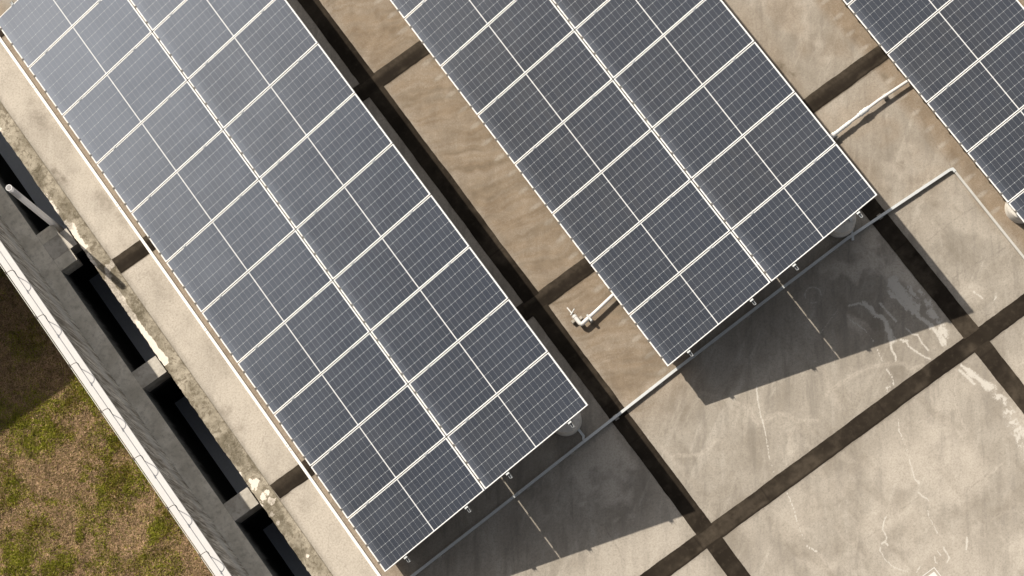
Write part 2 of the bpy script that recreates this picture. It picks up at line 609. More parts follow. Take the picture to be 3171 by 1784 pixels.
def grid_mesh(name, x0, x1, y0, y1, z, fine, coarse, mat, parent, fn, cull=True):
    """flat sheet: fine cells where the photo looks, coarse cells elsewhere; fn(X,Y)->RGBA, crack"""
    nx = max(1, int(round((x1 - x0) / coarse))); ny = max(1, int(round((y1 - y0) / coarse)))
    cx = (x1 - x0) / nx; cy = (y1 - y0) / ny
    gx, gy = np.meshgrid(x0 + (np.arange(nx) + .5) * cx, y0 + (np.arange(ny) + .5) * cy, indexing='ij')
    vis = in_frame(gx, gy, z, 110) if cull else np.ones_like(gx, bool)
    k = max(1, int(round(coarse / fine)))
    V = []; F = []; off = 0
    lx = np.linspace(0, cx, k + 1); ly = np.linspace(0, cy, k + 1)
    ii, jj = np.meshgrid(np.arange(k), np.arange(k), indexing='ij')
    qf = np.stack([ii * (k + 1) + jj, (ii + 1) * (k + 1) + jj, (ii + 1) * (k + 1) + jj + 1, ii * (k + 1) + jj + 1], -1).reshape(-1, 4)
    for i in range(nx):
        for j in range(ny):
            bx = x0 + i * cx; by = y0 + j * cy
            if vis[i, j]:
                a, b = np.meshgrid(bx + lx, by + ly, indexing='ij')
                V.append(np.stack([a.ravel(), b.ravel()], -1)); F.append(qf + off); off += (k + 1) ** 2
            else:
                V.append(np.array([[bx, by], [bx + cx, by], [bx + cx, by + cy], [bx, by + cy]])); F.append(np.array([[0, 1, 2, 3]]) + off); off += 4
    V = np.concatenate(V); F = np.concatenate(F)
    me = bpy.data.meshes.new(name)
    me.vertices.add(len(V)); me.loops.add(len(F) * 4); me.polygons.add(len(F))
    me.vertices.foreach_set('co', np.column_stack([V, np.full(len(V), z)]).astype(np.float32).ravel())
    me.loops.foreach_set('vertex_index', F.astype(np.int32).ravel())
    me.polygons.foreach_set('loop_start', np.arange(0, len(F) * 4, 4, dtype=np.int32))
    me.polygons.foreach_set('loop_total', np.full(len(F), 4, dtype=np.int32))
    rgba, crack = fn(V[:, 0], V[:, 1])
    at = me.attributes.new('stain', 'FLOAT_COLOR', 'POINT')
    at.data.foreach_set('color', np.stack(rgba, -1).astype(np.float32).ravel())
    at = me.attributes.new('crack', 'FLOAT', 'POINT')
    at.data.foreach_set('value', crack.astype(np.float32))
    me.materials.append(mat)
    me.update(); me.validate()
    o = bpy.data.objects.new(name, me)
    return link(o, parent)


# ------------------------------------------------------------------ layout
ARR = [  # x, y of the low corner, height of the low edge
    dict(x=0.0, y=0.0, h=.780, name='left'),
    dict(x=6.101, y=-.018, h=.845, name='middle'),
    dict(x=12.668, y=-1.219, h=.780, name='right'),
]
TH = .34339
XE = -1.14                        # roof edge along the light wells
SY = [-8.10, -2.90, 2.33, 7.53, 12.73]       # lower edges of the cross joint strips
SX = [4.80, 10.71]
SWY, SWX = .32, .33

# ------------------------------------------------------------------ roof
bld = thing('flat_roof_building', 'weathered concrete flat roof with dark joint strips carrying the panel arrays', 'building')

SPILL = [  # points, half width (or list), dot pitch
    ([(10.35, -1.05), (10.35, -1.3), (10.37, -1.45), (10.32, -1.66), (10.35, -1.87), (10.4, -2.08)], [.13, .12, .10, .055, .045, .04], 0),
    ([(10.53, -1.30), (10.53, -1.47), (10.43, -1.61), (10.34, -1.71)], .04, 0), ([(10.2, -1.13), (10.2, -1.23), (10.25, -1.38), (10.28, -1.58)], .04, 0),
    ([(10.63, -1.42), (10.63, -1.62), (10.57, -1.85), (10.56, -2.12), (10.47, -2.36), (10.37, -2.52)], [.04, .075, .085, .10, .11, .02], 0),
    ([(10.41, -2.05), (10.39, -2.27), (10.35, -2.47)], .03, 0),
    ([(9.71, -1.0), (9.75, -1.3), (9.79, -1.5), (9.73, -1.7), (9.68, -1.87)], [.03, .045, .05, .06, .055], 0),
    ([(9.65, -1.88), (9.56, -1.99), (9.54, -2.14), (9.49, -2.21)], [.03, .025, .022, .012], 0),
    ([(9.92, -1.2), (9.93, -1.47), (9.95, -1.64)], .025, 0), ([(10.01, -1.83), (10.03, -1.99), (10.1, -2.06), (10.07, -2.23), (10.08, -2.39)], .018, 0),
    ([(9.81, -1.95), (9.87, -2.03), (9.85, -2.12), (9.93, -2.38), (10.01, -2.54)], .022, 0), ([(9.9, -2.02), (9.82, -2.01)], .025, 0),
    ([(9.46, -.91), (9.63, -.98), (9.72, -1.14)], .025, 0), ([(11.38, -2.02), (11.41, -2.12), (11.44, -2.25)], .018, 0),
    ([(11.67, -2.29), (11.59, -2.37), (11.48, -2.39)], .03, 0),
    ([(10.37, -2.93), (10.47, -3.3), (10.55, -3.68), (10.55, -3.99), (10.47, -4.31), (10.39, -4.7), (10.3, -5.2)], [.03, .06, .085, .09, .12, .13, .12], 0),
    ([(10.30, -3.0), (10.36, -3.35)], .03, 0),
    ([(9.31, -1.11), (9.35, -1.23), (9.4, -1.37), (9.41, -1.55), (9.39, -1.77), (9.34, -1.95), (9.32, -2.08)], .012, .05),
    ([(9.28, -2.2), (9.27, -2.37), (9.25, -2.46), (9.2, -2.52)], .018, .055), ([(9.16, -2.52), (9.07, -2.48), (9.05, -2.55)], .018, .05),
    ([(8.9, -3.05), (8.77, -3.23), (8.7, -3.53), (8.56, -3.84), (8.47, -4.10)], .014, .05), ([(8.475, -4.10), (8.465, -4.15)], .032, 0),
    ([(7.24, -1.1), (7.12, -1.31), (6.97, -1.62), (6.86, -1.88)], .014, 0),
    ([(6.86, -1.88), (6.66, -2.23), (6.61, -2.39), (6.55, -2.54)], .014, .06), ([(6.53, -2.92), (6.47, -3.16), (6.36, -3.45), (6.28, -3.73), (6.24, -3.91)], .014, .07),
    ([(6.24, -3.91), (6.31, -4.06)], .02, .06), ([(8.37, -4.29), (8.38, -4.38), (8.43, -4.45), (8.43, -4.51)], .015, 0),
    ([(8.31, -4.62), (8.26, -4.76), (8.23, -4.89), (8.21, -5.01), (8.18, -5.17)], .013, .06), ([(7.66, -4.29), (7.57, -4.34), (7.47, -4.45), (7.45, -4.59), (7.4, -4.63)], .014, 0),
    ([(7.31, -4.63), (7.38, -4.63), (7.38, -4.71)], .02, 0), ([(7.26, -4.65), (7.21, -4.71), (7.19, -4.88), (7.21, -5.04), (7.28, -5.17), (7.36, -5.28)], .011, 0),
    ([(8.14, -5.31), (8.11, -5.42), (8.09, -5.52), (8.03, -5.56)], .017, 0), ([(8.01, -5.29), (8.0, -5.36), (8.01, -5.42)], .014, .06),
    ([(7.91, -5.33), (7.88, -5.4), (7.85, -5.45), (7.88, -5.47)], .016, .05), ([(7.63, -5.33), (7.52, -5.36), (7.46, -5.39)], .012, .06), ([(8.56, -5.42), (8.51, -5.5), (8.43, -5.57)], .02, 0),
]
CRACKS = [
    [(8.15, -1.95), (8.46, -1.94), (8.93, -1.98), (9.06, -2.0), (9.24, -2.11), (9.41, -2.18), (9.58, -2.32), (9.61, -2.45), (9.82, -2.54)],
    [(6.85, -1.39), (6.87, -1.68), (7.07, -1.69), (7.26, -1.71), (7.37, -1.84), (7.44, -2.02), (7.76, -2.24)],
    [(10.25, -2.96), (10.01, -3.21), (9.83, -3.53), (9.74, -3.74), (9.75, -3.95)],
    [(6.85, -3.94), (6.83, -4.18), (6.89, -4.31), (7.02, -4.35), (7.19, -4.4), (7.44, -4.38), (7.65, -4.3), (7.92, -4.37), (8.32, -4.35), (8.5, -4.36)],
    [(9.83, -3.53), (9.61, -3.38), (9.13, -3.33)], [(9.05, -4.74), (9.41, -4.77), (9.65, -4.77), (9.84, -4.77)],
    [(9.09, -5.43), (9.16, -5.41), (9.44, -5.46), (9.55, -5.56), (9.61, -5.67)],
    [(12.6, 3.86), (12.56, 3.53), (12.56, 3.17), (12.57, 2.71)], [(12.59, 1.5), (12.63, 1.0), (12.52, .51), (12.5, -.01)],
    [(11.28, -.8), (11.84, -.79), (12.38, -.79)], [(10.63, -1.45), (11.23, -1.6), (12.45, -1.74)], [(11.11, -2.51), (11.39, -2.51)],
    [(5.2, 1.0), (5.6, .8), (5.9, .84)], [(-.7, 7.2), (-.45, 7.25), (-.25, 7.05)], [(-.6, 3.3), (-.3, 3.5)], [(6.4, -.6), (6.9, -1.3), (6.85, -1.6)],
    [(5.3, -1.2), (5.7, -1.5), (6.1, -1.45)], [(3.2, -.9), (3.6, -1.5), (3.5, -2.2)], [(11.5, 5.0), (11.9, 4.6)],
]


def roof_stain(X, Y):
    n = X.shape
    wx = X + (fbm(X * 6, Y * 6, 3) - .5) * .12 + (fbm(X * 20, Y * 20, 4) - .5) * .075
    wy = Y + (fbm(X * 6, Y * 6, 5) - .5) * .12 + (fbm(X * 20, Y * 20, 6) - .5) * .075
    wx2 = X + (fbm(X * 9, Y * 9, 13) - .5) * .035
    wy2 = Y + (fbm(X * 9, Y * 9, 15) - .5) * .035
    spill = np.zeros(n); crack = np.zeros(n)
    for p, wd, dots in SPILL:
        big = (max(wd) if hasattr(wd, '__len__') else wd) > .03
        a, b = (wx, wy) if big else (wx2, wy2)
        paint(a, b, spill, p, wd, .75 if big else .45, .78 if big else .68, dots)
    # the broad fan is eaten away in blotches
    eat = sstep(.42, .58, fbm(X * 14, Y * 14, 21))
    spill = np.where((Y > -2.6) & (X > 10.44) | (Y < -3.6) & (X > 10.2), spill * (.45 + .55 * eat), spill)
    # faint lime smears in the shade right of the middle array
    sm = sstep(.47, .66, fbm(X * 3.0, Y * 2.2, 31, 5)) * sstep(8.6, 9.6, X) * sstep(10.85, 10.6, X) * sstep(-1.75, -1.2, Y) * sstep(.1, -.35, Y)
    d_ring = np.abs(np.hypot(X - 9.06, Y + .37) - .145)
    ring = sstep(.022, .008, d_ring) * sstep(.35, .5, fbm(X * 8, Y * 8, 41)) * .55
    ln, _ = pline(X, Y, [(8.72, -1.01), (9.27, -.84)], .009)
    spill = np.maximum(spill, np.maximum(ring, (ln < 1) * .5))
    for c in CRACKS:
        cx = X + (fbm(X * 14, Y * 14, 51) - .5) * .06; cy = Y + (fbm(X * 14, Y * 14, 53) - .5) * .06
        paint(cx, cy, crack, c, .007, .5, .38)
    light = np.zeros(n)
    for c in CRACKS[:7] + CRACKS[12:17]:
        paint(wx2, wy2, light, c, .028, .95, .5)
    # earth washed from the low edges
    dust = np.zeros(n)
    sa = -.94 * X + .34 * Y + (fbm(X * 1.3, Y * 1.3, 61) - .5) * .35       # along the run-off
    sb = .34 * X + .94 * Y + (fbm(X * 1.1, Y * 1.1, 62) - .5) * .55
    flow = fbm(sa * .8 + 3, sb * 4.5, 63, 5)
    fine = fbm(sa * 1.4, sb * 15, 67, 5)
    between = sstep(4.9, 5.3, X) * sstep(6.6, 6.2, X)
    fall = sstep(-1.1, .6, Y)
    dust = np.maximum(dust, between * fall * (.62 + .10 * sstep(.35, .65, flow) + .22 * sstep(.4, .65, fine)))
    near = sstep(5.75, 6.15, X) * sstep(6.9, 6.4, X)
    dust = np.maximum(dust, near * fall * .75)
    b3 = sstep(12.35, 12.66, X + (fbm(X * 3, Y * 1.1, 71) - .5) * .22)
    dust = np.maximum(dust, b3 * (.72 + .25 * fbm(X * 3, Y * 3, 73)))
    a3 = sstep(11.6, 11.0, X + (fbm(X * 2, Y * 1.2, 75) - .5) * .5) * sstep(10.9, 11.15, X) * sstep(-.6, 1.2, Y)
    dust = np.maximum(dust, a3 * .55)
    mid = sstep(11.0, 11.3, X) * sstep(12.7, 12.3, X)
    dust = np.maximum(dust, mid * sstep(-1.2, 1.0, Y) * (.12 + .3 * sstep(.4, .7, fbm(X * 1.6, Y * 1.6, 77))))
    lft = sstep(-.20, -.13, X) * sstep(.4, .1, X)
    dust = np.maximum(dust, lft * .72)
    # drain drips: pale spots under every drain clip of the low edges
    for (x0, y0) in ((6.101, -.018), (12.668, -1.219)):
        ph = (Y - y0) / PY
        fr = ph - np.floor(ph)
        for q in (.17, .5, .83):
            dd = np.hypot((X - (x0 - .05) + (fbm(X * 9, Y * 9, 81) - .5) * .1) / .15, (fr - q + .05) * PY / .055)
            sp = sstep(1.1, .35, dd) * (X < x0 + .3) * (Y > y0 - .2)
            dust = dust * (1 - .6 * sp); light = np.maximum(light, sp * .28)
    # dark run-off streaks
    dark = np.zeros(n)
    rill = fbm(sa * .9 + 9, sb * 8.5, 85, 5)
    dark = np.maximum(dark, between * fall * (sstep(.52, .74, rill) * .42 + sstep(.55, .75, fine) * .22))
    light_f = between * fall * sstep(.48, .28, rill) * .22
    for cx, cy, rx, ry, am in [(11.20, 3.40, .10, .22, .75), (11.26, 3.15, .05, .09, .6), (12.60, 2.14, .10, .10, .55), (12.6, 1.72, .12, .14, .5),
                               (11.78, .60, .10, .09, .38), (-.68, 4.27, .13, .15, .30), (-.69, 3.86, .12, .11, .32), (-.98, 3.13, .1, .1, .4),
                               (-.30, 8.88, .16, .30, .33), (-.27, 8.40, .12, .16, .33), (-.76, 9.8, .13, .30, .62), (-.50, 8.0, .14, .2, .18), (-.35, 6.9, .14, .3, .2),
                               (-.30, 5.2, .16, .5, .16), (-.55, 2.0, .14, .16, .22), (-.4, 11.0, .2, .5, .3), (9.0, -3.4, .28, .4, .16), (8.1, -4.7, .45, .3, .12), (6.9, -3.6, .3, .45, .16)]:
        d = np.hypot((wx - cx) / rx, (wy - cy) / ry)
        dark = np.maximum(dark, sstep(1.25, .35, d) * am * (.45 + .8 * sstep(.36, .6, fbm(X * 13, Y * 13, 91))))
    # soft grey traffic grime running along the slab
    gr = fbm(X * .9, Y * 2.6, 95, 5)
    dark = np.maximum(dark, sstep(.52, .74, gr) * .20 * (X > 4.8) * sstep(.4, -.6, Y))
    st = fbm(X * 4.5 + .5 * Y, Y * .8, 97, 5)
    dark = np.maximum(dark, sstep(.55, .75, st) * .22 * (X > 5.1) * (Y < -.2))
    # margin along strips
    for y in SY:
        e = np.minimum(np.abs(Y - y), np.abs(Y - y - SWY))
        dark = np.maximum(dark, sstep(.10, .0, e + (fbm(X * 6, Y * 6, 99) - .5) * .12) * .18)
        ed = Y - y
        dark = np.maximum(dark, sstep(.012, .004, np.abs(ed + .012)) * .8 * sstep(.3, .45, fbm(X * 2, Y * 2, 98)))
    # bleached areas
    light = np.maximum(light, sstep(-.86, -.7, X) * sstep(.3, .0, X) * (.72 + .28 * sstep(.35, .65, fbm(X * 2.2, Y * 1.6, 101))))
    lw = sstep(-2.85, -3.6, Y) * sstep(4.8, 5.2, X)
    light = np.maximum(light, lw * (.10 + .55 * sstep(.45, .68, fbm(X * 1.3, Y * 1.3, 103, 5))))
    light = np.maximum(light, sstep(9.3, 8.1, X) * sstep(-4.6, -5.4, Y) * .6)
    light = np.maximum(light, sstep(-2.6, -2.9, Y) * sstep(.35, .0, np.abs(X - 5.6)) * .35)
    light = np.maximum(light, sstep(4.8, 4.4, X) * sstep(-1.5, -2.2, Y) * .45)
    for c, wdt, am in [([(9.35, -3.94), (9.01, -4.37), (8.73, -4.68)], .14, .5), ([(7.91, -3.35), (7.68, -2.98)], .06, .45), ([(7.2, -2.97), (7.2, -3.38)], .07, .35),
                       ([(8.17, -2.3), (8.4, -1.5)], .05, .25), ([(5.25, -1.0), (5.3, -1.9)], .05, .3), ([(7.3, -1.9), (7.0, -2.4)], .04, .35)]:
        paint(wx, wy, light, c, wdt, .9, am)
    light = np.maximum(light, light_f)
    light = np.maximum(light, sm * .95)
    s1 = sstep(.42, .62, fbm(X * 2.0, Y * 2.6, 33, 5)) * sstep(2.3, 3.4, X) * sstep(4.8, 4.6, X) * sstep(-2.3, -1.6, Y) * sstep(-.1, -.6, Y)
    light = np.maximum(light, s1 * .85)
    light = np.maximum(light, sstep(.5, .68, fbm(X * 1.5, Y * 1.5, 105, 5)) * sstep(11.0, 11.4, X) * sstep(12.5, 12.1, X) * .4)
    return (np.clip(spill, 0, 1), np.clip(dust, 0, 1), np.clip(dark, 0, 1), np.clip(light, 0, 1)), crack


grid_mesh('roof_slab', -.82, 20.0, -10, 18, 0.0, .02, .4, M_ROOF, bld, roof_stain)
MB().box(-.82, 20.0, -10, 18, -.22, -.004).build('slab_underside', M_BEAM, bld)


def kerb_stain(X, Y):
    n = X.shape
    t = (X - XE) / .32
    white = sstep(.40, .0, t + (fbm(X * 6, Y * 3, 201) - .5) * .5) * (.05 + .62 * sstep(.46, .62, fbm(X * 2, Y * 1.6, 203)))
    m = (Y > 5.6) & (Y < 7.6)
    white = np.where(m, np.maximum(white, sstep(.40, .25, t + (fbm(X * 5, Y * 5, 205) - .5) * .35)), white)
    m = (Y > 8.3) & (Y < 9.0)
    white = np.where(m, np.maximum(white, sstep(.52, .2, t + (fbm(X * 5, Y * 5, 207) - .5) * .5) * .8), white)
    for cx, cy, r, a in [(-1.06, 2.90, .05, 1.0), (-1.02, 2.82, .085, 1.0), (-.92, 2.57, .05, .8), (-1.04, 2.53, .07, .9), (-.96, 2.40, .07, .75), (-1.08, 2.2, .05, .8), (-1.09, 2.0, .05, .9),
                         (-.98, 7.73, .08, .8), (-.88, 7.76, .07, 1.0), (-1.03, 7.62, .06, .9), (-1.0, 1.2, .05, .6)]:
        white = np.maximum(white, sstep(1.3, .6, np.hypot(X - cx, Y - cy) / r + (fbm(X * 18, Y * 18, 209) - .5) * 1.8) * a)
    dark = sstep(.5, .66, fbm(X * 3, Y * 2.2, 211)) * .7
    dark = np.maximum(dark, sstep(.05, .0, np.abs(Y - 8.85)) * .0)
    clean = sstep(.25, .1, np.abs(Y - 9.4)) * .6
    dark = dark * (1 - clean)
    dark = np.maximum(dark, sstep(.95, 1.0, t) * .6)
    return (np.clip(white, 0, 1), np.zeros(n), dark, np.zeros(n)), np.zeros(n)


kerb = grid_mesh('kerb', XE, -.822, -10, 18, .012, .02, .32, M_KERB, bld, kerb_stain)
me = kerb.data
co = np.empty(len(me.vertices) * 3, np.float32); me.vertices.foreach_get('co', co); co = co.reshape(-1, 3)
co[:, 0] += ((fbm(co[:, 1] * 2.2, co[:, 1] * 0, 331) - .5) * .02 + (fbm(co[:, 1] * 20, co[:, 1] * 0, 333) - .5) * .03) * (co[:, 0] < -.95)
co[:, 2] += (fbm(co[:, 0] * 14, co[:, 1] * 14, 335) - .5) * .012
me.vertices.foreach_set('co', co.ravel()); me.update()
MB().box(XE + .02, -.8215, -10, 18, -.22, .004).build('kerb_core', M_KERB, bld)
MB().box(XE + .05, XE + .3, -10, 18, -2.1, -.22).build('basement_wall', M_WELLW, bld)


def strip_stain(seed, axis):
    def fn(X, Y):
        n = X.shape
        a = X if axis == 'x' else Y
        pale = sstep(.52, .72, fbm(X * 1.4, Y * 1.4, seed)) * .45
        pale = np.maximum(pale, sstep(.35, .5, fbm(a * 1.2, a * 0 + seed, seed + 3)) * .25 * fbm(X * 6, Y * 6, seed + 5))
        if axis == 'x':
            for y in SY:
                t = (Y - y) / SWY
                m = (t > -.2) & (t < 1.2)
                # scalloped earth along the lower edge
                sc = sstep(.34, .05, t + .10 - .30 * sstep(.52, .75, fbm(X * 1.6, X * 0 + y, seed + 9)))
                pale = np.where(m, np.maximum(pale, sc * .5 * sstep(.5, .7, fbm(X * 1.6, X * 0 + y, seed + 9))), pale)
        dark = np.zeros(n)
        if axis == 'x':
            for y in SY:
                t = (Y - y) / SWY
                dark = np.maximum(dark, sstep(.09, .02, np.abs(t - .03)) * .8)
                if y > 0:
                    dark = np.maximum(dark, sstep(.22, .05, np.abs(t - .30 + (fbm(X * 1.5, Y * 0, seed + 8) - .5) * .2)) * .5)
                    pale = np.maximum(pale, sstep(.5, .8, t) * sstep(1.3, 1.0, t) * .45)
            for xj in (8.79, 4.75, 6.2, 3.4):
                dark = np.maximum(dark, sstep(.02, .006, np.abs(X - xj)) * .6)
            pale = np.maximum(pale, sstep(.10, .0, np.abs(X - 5.05 + (fbm(Y * 8, X * 8, 7) - .5) * .1)) * (Y < -2) * .55)
        else:
            for yj in (-.6, 3.7, 5.35, -3.05, .2):
                dark = np.maximum(dark, sstep(.02, .006, np.abs(Y - yj)) * .6)
        return (np.clip(pale, 0, 1), np.zeros(n), np.clip(dark, 0, 1), np.zeros(n)), np.zeros(n)
    return fn


def wobble(o, ampl):
    me = o.data
    nv = len(me.vertices)
    co = np.empty(nv * 3, np.float32); me.vertices.foreach_get('co', co); co = co.reshape(-1, 3)
    nz = (fbm(co[:, 0] * 1.7, co[:, 1] * 1.7, 301) - .5) * ampl + (fbm(co[:, 0] * 9, co[:, 1] * 9, 303) - .5) * ampl * .5
    nz2 = (fbm(co[:, 0] * 1.7, co[:, 1] * 1.7, 305) - .5) * ampl + (fbm(co[:, 0] * 9, co[:, 1] * 9, 307) - .5) * ampl * .5
    co[:, 0] += nz; co[:, 1] += nz2
    me.vertices.foreach_set('co', co.ravel()); me.update()


for i, y in enumerate(SY[1:]):
    wobble(grid_mesh('joint_strip', -.815, 19.5, y, y + SWY, .005, .025, .32, M_BIT, bld, strip_stain(401 + i * 11, 'x')), .03)
for i, x in enumerate(SX):
    yb = [-10] + [v for y in SY[1:] for v in (y, y + SWY)] + [18]
    sg = [(yb[k], yb[k + 1]) for k in range(0, len(yb) - 1, 2)]
    for j, (a, b) in enumerate(sg):
        wobble(grid_mesh('joint_strip', x, x + SWX, a - .03, b + .03, .009, .025, .34, M_BIT, bld, strip_stain(501 + i * 31 + j * 7, 'y')), .025)

# white paint mark at the lower frame edge: an outlined square with a solid square in it
pm = MB()
cx0, cy0 = 7.79, -5.49
for (a, b, c, d) in ((cx0 - 1.2, cx0, cy0 - .012, cy0), (cx0 - .012, cx0, cy0 - 1.2, cy0 - .012), (cx0 - 1.2, cx0 - .012, cy0 - 1.2, cy0 - 1.188), (cx0 - 1.2, cx0 - 1.188, cy0 - 1.188, cy0 - .012)):
    pm.add([(a, c, .004), (b, c, .004), (b, d, .004), (a, d, .004)], [(0, 1, 2, 3)])
pm.add([(6.64, -6.64, .004), (7.74, -6.64, .004), (7.74, -5.55, .004), (6.64, -5.55, .004)], [(0, 1, 2, 3)])
pm.build('painted_square', M_PAINT, bld)

# ------------------------------------------------------------------ boundary wall, light wells
wl = thing('boundary_wall', 'tall streaked concrete wall with white coping beside the light wells', 'wall', (-2.1, 5, 0))
wl.location = (0, 0, 0)
WT = 2.86
MB().box(-2.235, -2.028, -10, 18, -3.0, WT - .06).build('wall_face', M_WALL, wl)
MB().bev(-2.243, -2.023, -10, 18, WT - .06, WT, .006).build('coping', M_COPING, wl)
MB().box(-14, -2.235, 9.47, 9.69, -3.0, WT - .06).build('added_shadow_wall', M_WALL, wl)  # unseen return, added to cast the straight shadow on the grass
MB().bev(-14, -2.2435, 9.46, 9.70, WT - .06, WT, .006).build('added_shadow_coping', M_COPING, wl)
MB().box(-2.028, -1.70, -10, 18, -.42, -.02).build('ledge', M_LEDGE, wl)
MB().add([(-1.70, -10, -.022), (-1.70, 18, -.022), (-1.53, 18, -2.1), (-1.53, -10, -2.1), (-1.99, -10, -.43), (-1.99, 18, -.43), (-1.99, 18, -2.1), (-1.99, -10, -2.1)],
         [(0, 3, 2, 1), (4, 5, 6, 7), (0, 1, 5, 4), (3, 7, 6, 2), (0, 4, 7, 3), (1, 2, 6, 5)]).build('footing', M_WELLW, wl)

wf = MB().add([(-2.0, -10, -2.1), (XE + .4, -10, -2.1), (XE + .4, 18, -2.1), (-2.0, 18, -2.1)], [(0, 1, 2, 3)]).build('well_floor', M_WELLF)
tag(wf, kind='structure')

BL = {2.50: 'concrete cross beam over the light well nearest the bottom of the photo, half sunlit',
      5.50: 'concrete cross beam over the light well between the other two beams, in wall shade',
      8.50: 'concrete cross beam with a widened block end beside the leaning white pipe'}
for yb, lab in BL.items():
    b = thing('cross_beam', lab, 'beam', (-1.43, yb, 0), 'beams bridging the light wells')
    b.location = (0, 0, 0)
    MB().box(-1.698, XE - .028, yb, yb + .37, -.46, -.018).build('beam_body', M_BEAM, b)
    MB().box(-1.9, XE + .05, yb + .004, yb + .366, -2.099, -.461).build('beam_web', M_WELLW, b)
    if yb == 8.50:
        MB().box(-1.698, -1.33, yb - .25, yb - .002, -.46, -.02).build('block_end', M_LEDGE, b)
        MB().box(-1.698, -1.33, yb + .372, yb + .60, -.46, -.02).build('block_end', M_LEDGE, b)

# wire on curved brackets along the wall top
fw = thing('wire_fence', 'thin pale wire on curved brackets along the white wall top', 'wire fence')
HW = WT + .385
MB().tube([(-2.222, y, HW + .004 * math.sin(y * 1.9)) for y in np.arange(-9, 17.01, .25)], .0062, 6).build('wire', M_WIRE, fw, smooth=True)
for k in range(-2, 10):
    y = 4.50 + (k - 4) * 1.0 + .02 * math.sin(k * 2.3)
    base = Vector((-2.126, y + .097, WT - .001)); tip = Vector((-2.222, y + .137, HW))
    pts = []
    for q in np.linspace(0, 1, 12):
        bow = math.sin(q * math.pi)
        p = base.lerp(tip, q) + Vector((.085 * bow * (.4 + q), .02 * bow, .12 * math.sin(q * math.pi) * (q > .0) * q))
        pts.append(p)
    br = MB().tube(pts, .0062, 6).build('bracket', M_ROD, fw, smooth=True)
    MB().tube([tip + Vector((-.004, -.035, -.012)), tip + Vector((.002, .035, .012))], .012, 6).tube([tip + Vector((.0, -.02, .02)), tip + Vector((.0, .03, -.02))], .008, 5).build('wire_tie', M_ROD, br)

# leaning vent pipe
vp = thing('vent_pipe', 'white open plastic pipe leaning out of the light well by the wall', 'pipe', (-1.29, 9.06, -2.1))
b0, t0 = Vector((0, 0, 1.2)), Vector((-.15, .25, 4.25))
n = 24
ax = (t0 - b0).normalized(); e1 = ax.cross(Vector((0, 1, 0))).normalized(); e2 = ax.cross(e1)
v = []; f = []
prof = [(b0, .058), (t0, .058), (t0, .050), (t0 - ax * .5, .050)]
for p, r in prof:
    v += [p + (e1 * math.cos(2 * math.pi * k / n) + e2 * math.sin(2 * math.pi * k / n)) * r for k in range(n)]
for i in range(3):
    f += [(i * n + k, i * n + (k + 1) % n, (i + 1) * n + (k + 1) % n, (i + 1) * n + k) for k in range(n)]
po = MB().add(v[:3 * n], f[:2 * n]).build('pipe_body', M_THIN, vp, smooth=True)
MB().add(v[2 * n:], [(k, (k + 1) % n, n + (k + 1) % n, n + k) for k in range(n)]).build('pipe_bore', M_THIN, po, smooth=True)
MB().tube([b0 + ax * .02, b0 + ax * .26], .068, 20).build('socket', M_LEDGE, vp, smooth=True)
MB().tube([b0 + Vector((.0, 0, .0)), b0 + Vector((.04, .0, -.25)), b0 + Vector((.1, -.03, -.5)), b0 + Vector((.13, -.03, -1.19))], .06, 16).build('elbow', M_DARK, vp, smooth=True)

# ------------------------------------------------------------------ ground and grass outside the wall
GZ = -.35
gnd = MB().add([(-120, -120, GZ), (-2.2, -120, GZ), (-2.2, 120, GZ), (-120, 120, GZ)], [(0, 1, 2, 3)]).build('ground', M_GROUND)
tag(gnd, kind='structure')
low = MB().add([(-2.2, -120, -3.2), (120, -120, -3.2), (120, 120, -3.2), (-2.2, 120, -3.2)], [(0, 1, 2, 3)]).build('terrain', M_GROUND)
tag(low, kind='structure')


def greenness(x, y):
    g = sstep(.56, .70, fbm(x * 1.3 + 4, y * 1.3, 601, 5)) * .45
    for cx, cy, rx, ry in [(-3.25, 4.40, .45, .42), (-2.72, 4.45, .35, .32), (-2.9, 4.95, .16, .3), (-2.92, 3.14, .34, .3), (-5.05, 4.5, .5, .35), (-4.75, 3.8, .4, .3), (-4.0, 4.0, .22, .16),
                           (-3.75, 5.9, .4, .3), (-3.9, 6.6, .5, .3), (-2.62, 3.55, .16, .35), (-4.7, 5.3, .2, .2), (-2.6, 5.9, .2, .4), (-3.1, 6.3, .5, .25), (-5.4, 4.2, .3, .3)]:
        d = np.hypot((x - cx + (fbm(x * 3, y * 3, 611) - .5) * .9 + (fbm(x * 11, y * 11, 615) - .5) * .35) / rx, (y - cy + (fbm(x * 3, y * 3, 613) - .5) * .9 + (fbm(x * 11, y * 11, 617) - .5) * .35) / ry)
        g = np.maximum(g, sstep(1.35, .55, d) * (.45 + .75 * sstep(.35, .6, fbm(x * 6, y * 6, 619))))
    dry = sstep(.9, .5, np.hypot((x + 3.45) / .5, (y - 3.5) / .5)) + sstep(.9, .5, np.hypot((x + 3.9) / .6, (y - 5.2) / .45))
    return np.clip(g - dry * .6, 0, 1)


